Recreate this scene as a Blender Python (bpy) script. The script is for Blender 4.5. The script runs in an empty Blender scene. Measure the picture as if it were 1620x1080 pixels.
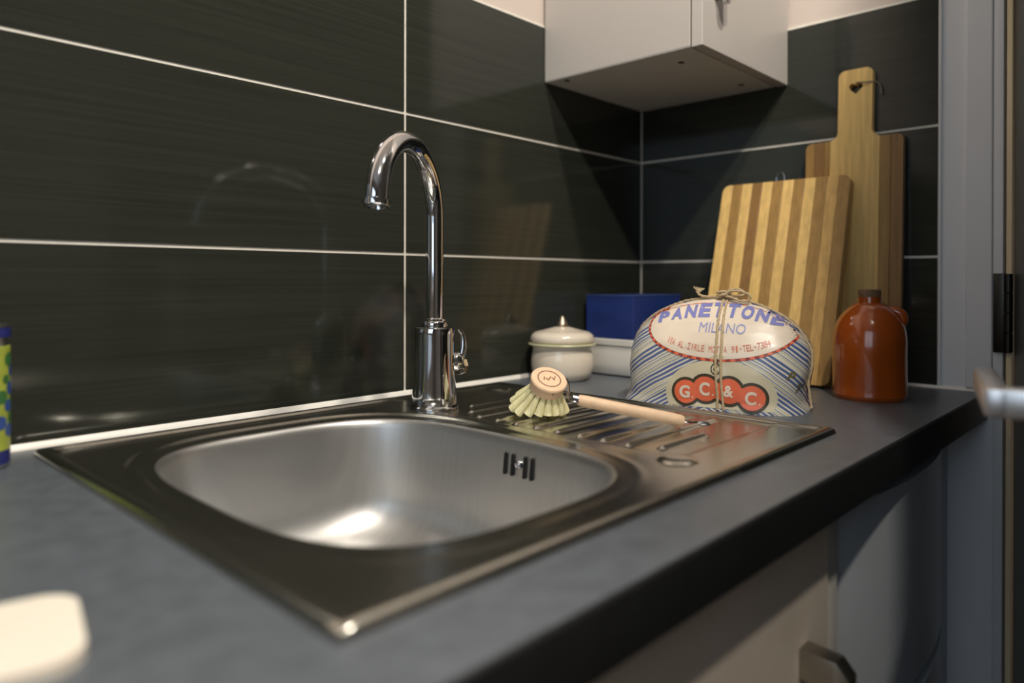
import bpy, bmesh, math, random
from math import sin, cos, pi, radians, sqrt, atan2, exp
from mathutils import Vector, Matrix, noise
from mathutils.bvhtree import BVHTree

random.seed(4)
SC = bpy.context.scene
COL = SC.collection
# World frame: worktop surface is z = 0, floor z = -0.9, tiled back wall y = 0, tiled right wall x = 0.

# ------------------------------------------------------------------ camera
cam = bpy.data.cameras.new('camera')
camo = bpy.data.objects.new('camera', cam)
COL.objects.link(camo)
YAW, PIT, ROL = .8144, -.0030, .0018
f0 = Vector((sin(YAW) * cos(PIT), cos(YAW) * cos(PIT), sin(PIT)))
r0 = Vector((cos(YAW), -sin(YAW), 0))
u0 = r0.cross(f0)
r1 = r0 * cos(ROL) + u0 * sin(ROL)
u1 = -r0 * sin(ROL) + u0 * cos(ROL)
M = Matrix((r1, u1, -f0)).transposed().to_4x4()
M.translation = Vector((-1.2429, -.8180, .1638))
camo.matrix_world = M
cam.sensor_width = 36
cam.lens = 1139.5 / 1620 * 36
cam.shift_x = (810 - 812.7) / 1620
cam.shift_y = -(540 - 445.5) / 1620
cam.clip_start = .02
cam.dof.use_dof = True
cam.dof.focus_distance = .88
cam.dof.aperture_fstop = 2.4
SC.camera = camo

# ------------------------------------------------------------------ light, world, exposure
w = bpy.data.worlds.new('world')
SC.world = w
w.use_nodes = True
w.node_tree.nodes['Background'].inputs[0].default_value = (.55, .65, .8, 1)
w.node_tree.nodes['Background'].inputs[1].default_value = .25


def area(name, loc, target, size, power, col, shape='DISK', size_y=None, spread=180):
    l = bpy.data.lights.new(name, 'AREA')
    l.shape = shape
    l.size = size
    if size_y:
        l.size_y = size_y
    l.energy = power
    l.color = col
    l.spread = radians(spread)
    o = bpy.data.objects.new(name, l)
    COL.objects.link(o)
    o.location = loc
    o.rotation_euler = (Vector(target) - Vector(loc)).to_track_quat('-Z', 'Y').to_euler()
    return o


area('main_ceiling_light', (-1.28, -1.15, 1.53), (-.40, -.40, 0), .07, 27, (1, .92, .81))
area('second_ceiling_light', (-.66, -.935, 1.53), (-.66, -.50, 0), .10, 21, (1, .93, .82))
area('window_daylight', (-2.56, -1.15, .72), (0, -.75, .0), 1.0, 10, (.70, .85, 1.0), 'RECTANGLE', 1.1)
SC.view_settings.view_transform = 'Standard'
SC.view_settings.look = 'None'
SC.view_settings.gamma = 1
SC.view_settings.exposure = -0.48
SC.view_settings.use_curve_mapping = False


# ------------------------------------------------------------------ materials
def lin(c):
    return tuple(((v / 255) / 12.92 if v / 255 <= .04045 else ((v / 255 + .055) / 1.055) ** 2.4) for v in c) + (1,)


def mat(name, rgb, rough=.5, metal=0, var=.12, scale=(20, 20, 20), bump=0, bscale=None, spec=.5, coat=0, sub=0, trans=0, detail=4, rvar=0, ior=1.5):
    m = bpy.data.materials.new(name)
    m.use_nodes = True
    nt = m.node_tree
    N, L = nt.nodes, nt.links
    p = N['Principled BSDF']
    p.inputs['Roughness'].default_value = rough
    p.inputs['Metallic'].default_value = metal
    p.inputs['Specular IOR Level'].default_value = spec
    p.inputs['Coat Weight'].default_value = coat
    p.inputs['Coat Roughness'].default_value = .05
    p.inputs['Transmission Weight'].default_value = trans
    p.inputs['IOR'].default_value = ior
    if sub:
        p.inputs['Subsurface Weight'].default_value = sub
        p.inputs['Subsurface Scale'].default_value = .004
    tc = N.new('ShaderNodeTexCoord')
    mp = N.new('ShaderNodeMapping')
    mp.inputs['Scale'].default_value = scale
    L.new(tc.outputs['Object'], mp.inputs['Vector'])
    nz = N.new('ShaderNodeTexNoise')
    nz.inputs['Scale'].default_value = 1
    nz.inputs['Detail'].default_value = detail
    L.new(mp.outputs[0], nz.inputs['Vector'])
    rp = N.new('ShaderNodeValToRGB')
    c = lin(rgb)
    rp.color_ramp.elements[0].position = .3
    rp.color_ramp.elements[1].position = .7
    rp.color_ramp.elements[0].color = tuple(v * (1 - var) for v in c[:3]) + (1,)
    rp.color_ramp.elements[1].color = tuple(min(1, v * (1 + var)) for v in c[:3]) + (1,)
    L.new(nz.outputs[0], rp.inputs[0])
    L.new(rp.outputs[0], p.inputs['Base Color'])
    if rvar:
        mr = N.new('ShaderNodeMapRange')
        mr.inputs[3].default_value = max(0, rough - rvar)
        mr.inputs[4].default_value = rough + rvar
        L.new(nz.outputs[0], mr.inputs[0])
        L.new(mr.outputs[0], p.inputs['Roughness'])
    if bump:
        src = nz
        if bscale:
            m2 = N.new('ShaderNodeMapping')
            m2.inputs['Scale'].default_value = bscale
            L.new(tc.outputs['Object'], m2.inputs['Vector'])
            src = N.new('ShaderNodeTexNoise')
            src.inputs['Scale'].default_value = 1
            src.inputs['Detail'].default_value = 3
            L.new(m2.outputs[0], src.inputs['Vector'])
        b = N.new('ShaderNodeBump')
        b.inputs['Strength'].default_value = bump
        b.inputs['Distance'].default_value = .001
        L.new(src.outputs[0], b.inputs['Height'])
        L.new(b.outputs[0], p.inputs['Normal'])
    return m


MT = {}
MT['tile'] = mat('dark_glazed_tile', (46, 48, 42), .10, 0, .16, (3, 3, 200), .012, (4, 4, 300), .45)
MT['grout'] = mat('white_grout', (226, 220, 208), .7, 0, .08, (60, 60, 60), .2)
MT['silicone'] = mat('white_sealant', (238, 234, 226), .35, 0, .05, (40, 40, 40))
MT['paint'] = mat('warm_white_paint', (200, 186, 176), .7, 0, .02, (8, 8, 8), .05, (150, 150, 150))
MT['far_paint'] = mat('bounce_cutting_wall_paint', (138, 132, 126), .7, 0, .02)  # unseen walls, darkened to cut bounce light in the room
MT['jamb'] = mat('white_satin_paint', (226, 226, 228), .45, 0, .03, (10, 10, 3))
MT['ceiling'] = mat('ceiling_paint', (230, 228, 224), .8, 0, .02)
MT['floor'] = mat('floor_laminate', (70, 58, 48), .5, 0, .25, (3, 40, 3), .1)
MT['laminate'] = mat('slate_laminate', (86, 92, 99), .38, 0, .12, (55, 55, 55), .06, (240, 240, 240), 1.0, rvar=.05)
MT['front_shade'] = mat('shaded_front_black', (26, 27, 28), .45, 0, .12, (40, 40, 40))  # near-black stands in for the shade on the worktop's front face
MT['steel'] = mat('polished_steel', (184, 182, 174), .23, 1, .04, (160, 6, 6), rvar=.02)
MT['brushed'] = mat('brushed_steel', (192, 191, 189), .43, 1, .04, (14, 220, 14), .02, (14, 300, 14), rvar=.03)
MT['chrome'] = mat('chrome', (214, 214, 216), .055, 1, .01)
MT['darkmetal'] = mat('dark_bronze_metal', (170, 164, 154), .32, 1, .1)
MT['black'] = mat('black_void', (8, 8, 8), .6, 0, .1)
MT['hinge'] = mat('dark_hinge_steel', (66, 64, 60), .35, 1, .15)
MT['screwhole'] = mat('dark_fixing_hole', (30, 28, 25), .6, 0, .1)
MT['cabwhite'] = mat('white_cabinet_board', (184, 178, 172), .38, 0, .02, (6, 6, 6))
MT['cabunder'] = mat('grey_white_board_edge', (196, 194, 188), .5, 0, .03)
MT['cabdoor'] = mat('cream_cabinet_front', (206, 192, 176), .35, 0, .03)
MT['appliance'] = mat('grey_white_enamel', (168, 172, 176), .28, 0, .03)
MT['doorface'] = mat('dark_grey_door_paint', (50, 53, 50), .4, 0, .12, (8, 8, 2))
MT['doorwood'] = mat('pale_wood_lipping', (246, 220, 178), .5, 0, .15, (60, 60, 4))
MT['handle'] = mat('satin_nickel', (222, 222, 224), .38, 1, .03)
MT['bam_l'] = mat('light_bamboo', (222, 184, 114), .42, 0, .16, (160, 160, 9), .05)
MT['bam_m'] = mat('honey_bamboo', (200, 160, 96), .42, 0, .16, (160, 160, 9), .05)
MT['bam_d'] = mat('caramel_bamboo', (160, 124, 70), .42, 0, .16, (160, 160, 9), .05)
MT['bam_e'] = mat('brown_bamboo', (140, 104, 60), .45, 0, .16, (160, 160, 9), .05)
MT['orange'] = mat('orange_glaze', (164, 76, 20), .16, 0, .16, (14, 14, 10), .04, (40, 40, 40), .6, coat=.4)
MT['cork'] = mat('brown_cork', (120, 92, 66), .7, 0, .25, (200, 200, 200), .3)
MT['enamel'] = mat('cream_enamel', (222, 210, 192), .2, 0, .03, (10, 10, 10), coat=.4)
MT['enamelrim'] = mat('greenish_cream_rim', (196, 192, 158), .28, 0, .05, coat=.2)
MT['whiteceramic'] = mat('white_ceramic', (216, 212, 204), .25, 0, .03, coat=.3)
MT['blue'] = mat('cobalt_blue_card', (32, 50, 110), .42, 0, .18, (12, 12, 30), .04, (60, 60, 60))
MT['blueedge'] = mat('paler_blue_edge', (48, 66, 118), .5, 0, .2)  # slightly paler blue along the top of the box
MT['beech'] = mat('pale_beech', (226, 192, 158), .55, 0, .08, (12, 140, 140), .1)
MT['bristle'] = mat('pale_yellow_bristle', (240, 232, 182), .6, 0, .10, (400, 400, 50), .5, (900, 900, 60))
MT['brandmark'] = mat('brown_burnt_print', (120, 66, 50), .6, 0, .1)
MT['twine'] = mat('jute_twine', (186, 164, 128), .8, 0, .25, (500, 500, 500), .5)
MT['cream_print'] = mat('cream_paper_print', (224, 209, 190), .35, 0, .04, (30, 30, 30), coat=.15)
MT['cream_dim'] = mat('ivory_paper_print', (200, 190, 162), .35, 0, .05, (30, 30, 30), coat=.15)
MT['red_print'] = mat('vermilion_print', (222, 104, 68), .38, 0, .08, (60, 60, 60), coat=.15)
MT['red_dark'] = mat('dark_red_print', (146, 54, 40), .4, 0, .1)
MT['red_text'] = mat('brick_red_print', (206, 118, 92), .4, 0, .05)
MT['olive_print'] = mat('dark_olive_print', (60, 52, 34), .4, 0, .1)
MT['blue_print'] = mat('violet_blue_print', (120, 124, 184), .38, 0, .08, (50, 50, 50), coat=.15)
MT['blue_text'] = mat('grey_blue_print', (140, 146, 192), .4, 0, .05)
MT['navy'] = mat('navy_plastic', (36, 42, 110), .3, 0, .05)
MT['silver'] = mat('silver_rim', (200, 200, 200), .25, 1, .05)
MT['green'] = mat('green_print', (58, 110, 58), .35, 0, .1)
MT['bluedot'] = mat('blue_print_spots', (52, 82, 150), .35, 0, .1)
MT['canlabel'] = mat('yellow_green_label', (160, 172, 66), .35, 0, .2, (30, 30, 30))
MT['soap'] = mat('cream_soap', (236, 226, 210), .5, 0, .02, sub=.2)
MT['oldsilver'] = mat('tarnished_silver', (176, 160, 140), .38, 1, .15, (90, 90, 90))
MT['moss'] = mat('moss_print', (112, 102, 62), .4, 0, .1)
MT['wire'] = mat('galvanised_wire', (150, 150, 152), .25, 1, .05)
MT['cord'] = mat('grey_cord', (120, 112, 98), .8, 0, .2)
MT['glass'] = mat('window_glass', (235, 240, 245), .02, 0, 0, trans=1, ior=1.45)


def stripes_material():
    """Wrapping paper: rays of blue, ivory and a little green fanning out from the middle of the front (object space print)."""
    m = bpy.data.materials.new('striped_wrapping_paper')
    m.use_nodes = True
    nt = m.node_tree
    N, L = nt.nodes, nt.links
    p = N['Principled BSDF']
    p.inputs['Roughness'].default_value = .35
    p.inputs['Coat Weight'].default_value = .2
    tc = N.new('ShaderNodeTexCoord')
    sp = N.new('ShaderNodeSeparateXYZ')
    L.new(tc.outputs['Object'], sp.inputs[0])

    def mth(op, a, b=None, c=None):
        n = N.new('ShaderNodeMath')
        n.operation = op
        for i, v in enumerate((a, b, c)):
            if v is None:
                continue
            if isinstance(v, (int, float)):
                n.inputs[i].default_value = v
            else:
                L.new(v, n.inputs[i])
        return n.outputs[0]
    ax = mth('ABSOLUTE', sp.outputs[0])
    # depth adds to the reach so the rays wrap round the ends
    reach = mth('ADD', ax, mth('MULTIPLY', mth('ADD', sp.outputs[1], .07), .7))
    nz = N.new('ShaderNodeTexNoise')
    nz.inputs['Scale'].default_value = 16
    L.new(tc.outputs['Object'], nz.inputs['Vector'])
    # diagonal rays falling away from the middle, a little steeper low down
    run = mth('ADD', sp.outputs[2], mth('MULTIPLY', reach, .56))
    run = mth('ADD', run, mth('MULTIPLY', mth('MULTIPLY', sp.outputs[2], reach), -1.4))
    run = mth('ADD', run, mth('MULTIPLY', nz.outputs[0], .008))
    fine = mth('FRACT', mth('MULTIPLY', run, 180))
    wide = mth('FRACT', mth('MULTIPLY', run, 31))
    r1 = N.new('ShaderNodeValToRGB')
    r1.color_ramp.interpolation = 'CONSTANT'
    e = r1.color_ramp.elements
    blue, iv, gr, pale = lin((82, 98, 142)), lin((212, 205, 186)), lin((160, 158, 116)), lin((140, 150, 178))
    e[0].position, e[0].color = 0, blue
    e[1].position, e[1].color = .60, iv
    r2 = N.new('ShaderNodeValToRGB')
    r2.color_ramp.interpolation = 'CONSTANT'
    e = r2.color_ramp.elements
    e[0].position, e[0].color = 0, iv
    e[1].position, e[1].color = .40, gr
    for q, c in ((.56, iv), (.78, blue), (.9, pale)):
        x = e.new(q)
        x.color = c
    L.new(fine, r1.inputs[0])
    L.new(fine, r2.inputs[0])
    mx = N.new('ShaderNodeMix')
    mx.data_type = 'RGBA'
    L.new(mth('GREATER_THAN', wide, .62), mx.inputs['Factor'])
    L.new(r1.outputs[0], mx.inputs['A'])
    L.new(r2.outputs[0], mx.inputs['B'])
    L.new(mx.outputs['Result'], p.inputs['Base Color'])
    return m


MT['paper'] = stripes_material()


# ------------------------------------------------------------------ helpers
def empty(name, loc=(0, 0, 0), rz=0):
    o = bpy.data.objects.new(name, None)
    COL.objects.link(o)
    o.empty_display_size = .05
    o.location = loc
    o.rotation_euler = (0, 0, rz)
    return o


def tag(o, label=None, cat=None, group=None, kind=None):
    if label:
        o['label'] = label
    if cat:
        o['category'] = cat
    if group:
        o['group'] = group
    if kind:
        o['kind'] = kind
    return o


def obj(name, bm, m, parent=None, smooth=True, loc=None, angle=35):
    me = bpy.data.meshes.new(name)
    bmesh.ops.recalc_face_normals(bm, faces=bm.faces[:])
    if smooth:
        for f in bm.faces:
            f.smooth = True
        for e in bm.edges:
            if len(e.link_faces) == 2 and e.calc_face_angle(0) > radians(angle):
                e.smooth = False
    bm.to_mesh(me)
    bm.free()
    for mm in (m if isinstance(m, (list, tuple)) else [m]):
        me.materials.append(MT[mm] if isinstance(mm, str) else mm)
    o = bpy.data.objects.new(name, me)
    COL.objects.link(o)
    if parent:
        o.parent = parent
    if loc:
        o.location = loc
    return o


def box(bm, x0, x1, y0, y1, z0, z1, bev=0, seg=2):
    r = bmesh.ops.create_cube(bm, size=1)
    vs = r['verts']
    for v in vs:
        v.co = Vector(((x0 + x1) / 2 + v.co.x * (x1 - x0), (y0 + y1) / 2 + v.co.y * (y1 - y0), (z0 + z1) / 2 + v.co.z * (z1 - z0)))
    if bev:
        es = list({e for v in vs for e in v.link_edges})
        bmesh.ops.bevel(bm, geom=es, offset=bev, segments=seg, profile=.5, affect='EDGES')
    return bm


def boxo(name, dims, m, parent=None, bev=0, seg=2):
    return obj(name, box(bmesh.new(), *dims, bev, seg), m, parent, smooth=False)


def lathe(bm, prof, seg=48, org=(0, 0, 0), mtx=None):
    """prof: (radius, height) pairs about z."""
    rings = []
    for r, z in prof:
        if r < 1e-6:
            rings.append([bm.verts.new((0, 0, z))])
        else:
            rings.append([bm.verts.new((r * cos(2 * pi * i / seg), r * sin(2 * pi * i / seg), z)) for i in range(seg)])
    for a, b in zip(rings, rings[1:]):
        for i in range(seg):
            j = (i + 1) % seg
            if len(a) == 1 and len(b) == 1:
                continue
            if len(a) == 1:
                bm.faces.new((a[0], b[i], b[j]))
            elif len(b) == 1:
                bm.faces.new((a[i], a[j], b[0]))
            else:
                bm.faces.new((a[i], a[j], b[j], b[i]))
    vs = [v for g in rings for v in g]
    mt = Matrix.Translation(Vector(org)) @ (mtx or Matrix.Identity(4))
    for v in vs:
        v.co = mt @ v.co
    return bm


def spline(pts, n=8):
    """Catmull-Rom through points."""
    P = [Vector(p) for p in pts]
    P = [P[0] * 2 - P[1]] + P + [P[-1] * 2 - P[-2]]
    out = []
    for i in range(1, len(P) - 2):
        a, b, c, d = P[i - 1:i + 3]
        for k in range(n):
            t = k / n
            out.append(.5 * ((2 * b) + (c - a) * t + (2 * a - 5 * b + 4 * c - d) * t * t + (3 * b - a - 3 * c + d) * t ** 3))
    out.append(P[-2])
    return out


def tube(bm, pts, rad, seg=12, cap=True):
    P = [Vector(p) for p in pts]
    n = len(P)
    R = rad if isinstance(rad, (list, tuple)) else [rad] * n
    T = [(P[min(i + 1, n - 1)] - P[max(i - 1, 0)]).normalized() for i in range(n)]
    up = Vector((0, 0, 1)) if abs(T[0].z) < .9 else Vector((1, 0, 0))
    u = T[0].cross(up).normalized()
    rings = []
    for i in range(n):
        u = (u - T[i] * u.dot(T[i])).normalized()
        v = T[i].cross(u)
        rings.append([bm.verts.new(P[i] + (u * cos(2 * pi * k / seg) + v * sin(2 * pi * k / seg)) * R[i]) for k in range(seg)])
    for a, b in zip(rings, rings[1:]):
        for k in range(seg):
            j = (k + 1) % seg
            bm.faces.new((a[k], a[j], b[j], b[k]))
    if cap:
        bm.faces.new(rings[0][::-1])
        bm.faces.new(rings[-1])
    return bm


def prism(bm, poly, d0, d1, fn, bev=0):
    """2D polygon extruded from depth d0 to d1; fn(a, b, d) gives the 3D point."""
    A = [bm.verts.new(fn(a, b, d0)) for a, b in poly]
    B = [bm.verts.new(fn(a, b, d1)) for a, b in poly]
    f1 = bm.faces.new(A)
    f2 = bm.faces.new(B[::-1])
    n = len(poly)
    for i in range(n):
        j = (i + 1) % n
        bm.faces.new((A[j], A[i], B[i], B[j]))
    if bev:
        es = list(f1.edges) + list(f2.edges)
        bmesh.ops.bevel(bm, geom=es, offset=bev, segments=2, profile=.5, affect='EDGES')
    return bm


def rrect(x0, x1, y0, y1, r, n=6, corners=(1, 1, 1, 1)):
    """rounded rectangle, counter-clockwise; corners: ll, lr, ur, ul."""
    out = []
    for (cx, cy, a0, px, py), on in zip(((x0 + r, y0 + r, pi, x0, y0), (x1 - r, y0 + r, 1.5 * pi, x1, y0), (x1 - r, y1 - r, 0, x1, y1), (x0 + r, y1 - r, .5 * pi, x0, y1)), corners):
        if on:
            out += [(cx + r * cos(a0 + k * pi / 2 / n), cy + r * sin(a0 + k * pi / 2 / n)) for k in range(n + 1)]
        else:
            out.append((px, py))
    return out


def clip_poly(poly, a0, a1):
    """clip a polygon to a0 <= first coordinate <= a1."""
    def half(pl, val, keep_ge):
        out = []
        for i in range(len(pl)):
            p, q = pl[i], pl[(i + 1) % len(pl)]
            pi_, qi = (p[0] >= val) == keep_ge or p[0] == val, (q[0] >= val) == keep_ge or q[0] == val
            if pi_:
                out.append(p)
            if pi_ != qi and q[0] != p[0]:
                t = (val - p[0]) / (q[0] - p[0])
                out.append((val, p[1] + t * (q[1] - p[1])))
        return out
    pl = half(half(poly, a0, True), a1, False)
    res = []
    for p in pl:
        if not res or (abs(p[0] - res[-1][0]) + abs(p[1] - res[-1][1])) > 1e-6:
            res.append(p)
    return res


# ------------------------------------------------------------------ room shell
RX0, RY0, ZF, ZC = -2.6, -2.5, -.9, 1.55
L60, RH = .6036, .2
tag(boxo('floor', (RX0, 1.2, RY0, 0, ZF - .05, ZF), 'floor'), kind='structure')
tag(boxo('ceiling', (RX0, 1.2, RY0, 0, ZC, ZC + .05), 'ceiling'), kind='structure')
wb = tag(boxo('wall_back', (RX0, .12, .0015, .1, ZF, ZC), 'paint'), kind='structure')
wr = tag(boxo('wall_right', (.0015, .12, -.606, .0, ZF, ZC), 'paint'), kind='structure')
boxo('plain_strip', (.0002, .0016, -.6058, -.536, ZF, ZC), 'jamb', wr)
bm = bmesh.new()
box(bm, .0015, .12, RY0, -1.44, ZF, ZC)
box(bm, .0015, .12, -1.44, -.606, 1.15, ZC)
obj('wall_section', bm, 'far_paint', wr)
bm = bmesh.new()   # window opening in the left wall
for d in ((RX0 - .1, RX0, RY0, -1.75, ZF, ZC), (RX0 - .1, RX0, -.55, 0, ZF, ZC), (RX0 - .1, RX0, -1.75, -.55, ZF, .1), (RX0 - .1, RX0, -1.75, -.55, 1.35, ZC)):
    box(bm, *d)
tag(obj('wall_left', bm, 'far_paint'), kind='structure')
tag(boxo('wall_front', (RX0, 1.2, RY0 - .1, RY0, ZF, ZC), 'far_paint'), kind='structure')
tag(boxo('wall_hall', (1.2, 1.3, RY0, 0, ZF, ZC), 'paint'), kind='structure')
win = tag(empty('window_1', (RX0 - .05, -1.15, .1)), kind='structure')
bm = bmesh.new()
for d in ((-.03, .03, -.6, -.55, 0, 1.25), (-.03, .03, .55, .6, 0, 1.25), (-.03, .03, -.55, .55, 0, .05), (-.03, .03, -.55, .55, 1.2, 1.25), (-.02, .02, -.025, .025, .05, 1.2)):
    box(bm, *d, .004)
obj('window_frame', bm, 'jamb', win)

# tiles: 60 x 20 cm, three courses, white joints recessed behind the tile faces
G = .0028          # half joint


def tile(parent, dims):
    return boxo('tile', dims, 'tile', parent, .0009, 2)


g = boxo('grout', (RX0, 0, -.0012, .0015, .0, .602), 'grout', wb)
for r in range(3):
    for c in range(5):
        x1, x0 = -c * L60 - G * .7, -(c + 1) * L60 + G * .7
        if c == 0:
            x1 = -.0035
        x0 = max(x0, RX0 + .001)
        tile(wb, (x0, x1, -.0030, .0010, r * RH + G * .7 + (.002 if r == 0 else 0), (r + 1) * RH - G * .7))
boxo('grout', (-.0012, .0015, -.536, -.0012, .0, .602), 'grout', wr)
for r in range(3):
    tile(wr, (-.0030, .0010, -.5345, -.0048, r * RH + G * .7 + (.002 if r == 0 else 0), (r + 1) * RH - G * .7))

# white sealant bead along the back of the worktop
bm = bmesh.new()
prism(bm, [(0, 0), (-.0075, 0), (-.007, .0012), (-.0052, .0042), (-.0035, .0060), (0, .0065)], RX0, 0, lambda a, b, d: (d, a, b))
tag(obj('trim_1', bm, 'silicone'), kind='structure')
bm = bmesh.new()
prism(bm, [(0, 0), (-.0055, 0), (-.005, .0012), (-.004, .003), (-.0025, .0042), (0, .0045)], -.598, -.0075, lambda a, b, d: (a, d, b))
tag(obj('trim_2', bm, 'silicone'), kind='structure')
# tile edge trim and door architrave on the right wall
tag(boxo('trim_3', (-.0048, .0015, -.5395, -.5362, .0045, .602), 'jamb', None, .001), kind='structure')
tag(boxo('trim_4', (-.006, .0015, -.6055, -.572, .0045, 1.2), 'jamb', None, .002), kind='structure')
bm = bmesh.new()
box(bm, -.004, .1, -.6185, -.6062, ZF, 1.18, .001)
box(bm, .04, .06, -.629, -.6185, ZF, 1.15)
tag(obj('trim_5', bm, 'jamb'), kind='structure')


# ------------------------------------------------------------------ worktop with the sink cut-out
HX0, HX1, HY0, HY1 = -1.04, -.462, -.520, -.055
root = empty('worktop', (0, 0, 0))
tag(root, 'long dark slate-grey laminate kitchen worktop holding the sink', 'worktop')
YB, YF, TH = -.0005, -.600, .040


YE = YF + .0022     # an added thin front strip carries the front face's shade as near-black colour


def rounded_front(y_back):
    pts = [(y_back, 0), (YE + .0006, 0), (YE, -.0006), (YE, -TH)]
    pts.append((y_back, -TH))
    return pts


bm = bmesh.new()
fn = lambda a, b, d: (d, a, b)
prism(bm, rounded_front(YB), RX0 + .01, HX0, fn)
prism(bm, rounded_front(YB), HX1, -.0005, fn)
prism(bm, rounded_front(HY0), HX0, HX1, fn)
box(bm, HX0, HX1, HY1, YB, -TH, 0)
bmesh.ops.remove_doubles(bm, verts=bm.verts[:], dist=1e-5)
obj('slab', bm, 'laminate', root)
bm = bmesh.new()
rr = .0028
pts = [(YE - .00002, -.0002)]
pts += [(YF + rr + rr * cos(pi / 2 + k * pi / 12), -.0004 - rr + rr * sin(pi / 2 + k * pi / 12)) for k in range(3, 7)]
pts += [(YF + .003 + .003 * cos(pi + k * pi / 8), -TH + .003 + .003 * sin(pi + k * pi / 8)) for k in range(4)]
pts += [(YE - .00002, -TH)]
prism(bm, pts, RX0 + .01, -.0005, fn)
obj('front_shade_strip', bm, 'front_shade', root)

# ------------------------------------------------------------------ sink
SX0, SX1, SY0, SY1 = -1.063, -.446, -.541, -.036
SPL = -.668
BCX, BCY, BAX, BAY, BP = -.862, -.300, .157, .193, 3.3
sink = empty('kitchen_sink', (0, 0, 0))
tag(sink, 'inset stainless steel sink with one bowl and a ribbed drainer', 'sink')


def sm(a, b, x):
    t = min(1, max(0, (x - a) / (b - a)))
    return t * t * (3 - 2 * t)


DK = .0030


def bead(e):
    if e < .0065:
        return .0005 + .0062 * sqrt(max(0, 1 - (1 - e / .0065) ** 2))
    t = sm(.0075, .0140, e)
    return .0067 * (1 - t) + DK * t


def rim_dist(x, y):
    """rough distance outside the bowl edge."""
    dx, dy = x - BCX, y - BCY
    r = (abs(dx / BAX) ** BP + abs(dy / BAY) ** BP) ** (1 / BP)
    return (r - 1) * sqrt(dx * dx + dy * dy) / max(r, 1e-6)


RIDGES = []
for k in range(11):
    y = -.148 - .0298 * k
    xs = -.655
    xe = -.468 - .010 * abs(k - 5) * .3
    if k < 1:
        xs = -.612
    elif k < 2:
        xs = -.640
    if k == 10:
        xs, xe = -.640, -.56
    RIDGES.append((y, xs, xe))


def deck_z(x, y):
    e = min(x - SX0, SX1 - x, y - SY0, SY1 - y)
    z = bead(e)
    b = rim_dist(x, y)
    if 0 <= b < .06:
        z += .0046 * exp(-((b - .0185) / .0056) ** 2) * (.12 + .88 * sm(-.02, .12, y - BCY))
    # recessed drainer
    din = min(x + .664, -.462 - x, y + .478, -.092 - y)
    if din > -.012:
        z -= .0018 * sm(-.006, .006, din)
        for (ry, xs, xe) in RIDGES:
            if abs(y - ry) < .012:
                cx = min(max(x, xs), xe)
                d = sqrt((x - cx) ** 2 + (y - ry) ** 2)
                z += .0034 * (1 - sm(.0006, .0056, d))
                break
    return z


def rim_pt(ang, inset=0.0):
    c, s = cos(ang), sin(ang)
    ax, ay = BAX - inset, BAY - inset
    t = (abs(c / ax) ** BP + abs(s / ay) ** BP) ** (-1 / BP)
    return Vector((BCX + c * t, BCY + s * t, 0))


bm = bmesh.new()
per = []
NA = 44
for k in range(NA):
    per.append((SX0 + (SPL - SX0) * k / NA, SY0))
EO = [0, .001, .002, .0035, .005, .0065, .008, .0095, .011, .0125, .014, .018, .022]
for q in EO:
    per.append((SPL, SY0 + q))
for k in range(1, NA):
    per.append((SPL, SY0 + .022 + (SY1 - SY0 - .044) * k / NA))
for q in EO[:0:-1]:
    per.append((SPL, SY1 - q))
for k in range(NA):
    per.append((SPL + (SX0 - SPL) * k / NA, SY1))
for k in range(NA):
    per.append((SX0, SY1 + (SY0 - SY1) * k / NA))
angs = [atan2(y - BCY, x - BCX) for x, y in per]
ts = [k / 54 for k in range(44)] + [43 / 54 + 11 / 54 * (1 - (1 - k / 34) ** 1.7) for k in range(1, 35)]
cols = []
for (x, y), a in zip(per, angs):
    rp = rim_pt(a)
    col = []
    for t in ts:
        px, py = rp.x + (x - rp.x) * t, rp.y + (y - rp.y) * t
        col.append(bm.verts.new((px, py, deck_z(px, py))))
    cols.append(col)
n = len(cols)
for i in range(n):
    a, b = cols[i], cols[(i + 1) % n]
    for k in range(len(ts) - 1):
        bm.faces.new((a[k], a[k + 1], b[k + 1], b[k]))
# drainer half: a fine grid
xs = [SPL + (SX1 - .026 - SPL) * i / 84 for i in range(85)] + [SX1 - q for q in (.022, .018, .014, .011, .008, .006, .004, .003, .002, .001, 0)]
edge = [0, .001, .002, .003, .004, .006, .008, .011, .014, .018, .022, .026]
ys = [SY0 + q for q in edge] + [SY0 + .026 + (SY1 - SY0 - .052) * i / 360 for i in range(1, 360)] + [SY1 - q for q in edge[::-1]]
gv = [[bm.verts.new((x, y, deck_z(x, y))) for y in ys] for x in xs]
for i in range(len(xs) - 1):
    for j in range(len(ys) - 1):
        bm.faces.new((gv[i][j], gv[i + 1][j], gv[i + 1][j + 1], gv[i][j + 1]))
obj('drainer_deck', bm, 'steel', sink, angle=60)

# bowl
bm = bmesh.new()
prof = [(0, None), (.0015, -.0004), (.0035, -.0022), (.005, -.0055), (.006, -.010), (.008, -.030), (.0105, -.055), (.013, -.078)]
for k in range(1, 9):
    a = k * pi / 16
    prof.append((.013 + .046 * (1 - cos(a)), -.078 - .050 * sin(a)))
prof += [(.08, -.1292), (.105, -.1306), (.125, -.1318)]
NB = 176
rings = []
for ins, z in prof:
    ring = []
    for a in angs:
        q = rim_pt(a, ins)
        ring.append(bm.verts.new((q.x, q.y, deck_z(q.x, q.y) if z is None else z + DK)))
    rings.append(ring)
for a, b in zip(rings, rings[1:]):
    for i in range(n):
        j = (i + 1) % n
        bm.faces.new((a[i], a[j], b[j], b[i]))
bm.faces.new(rings[-1])
obj('bowl', bm, 'brushed', sink, angle=60)
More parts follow.
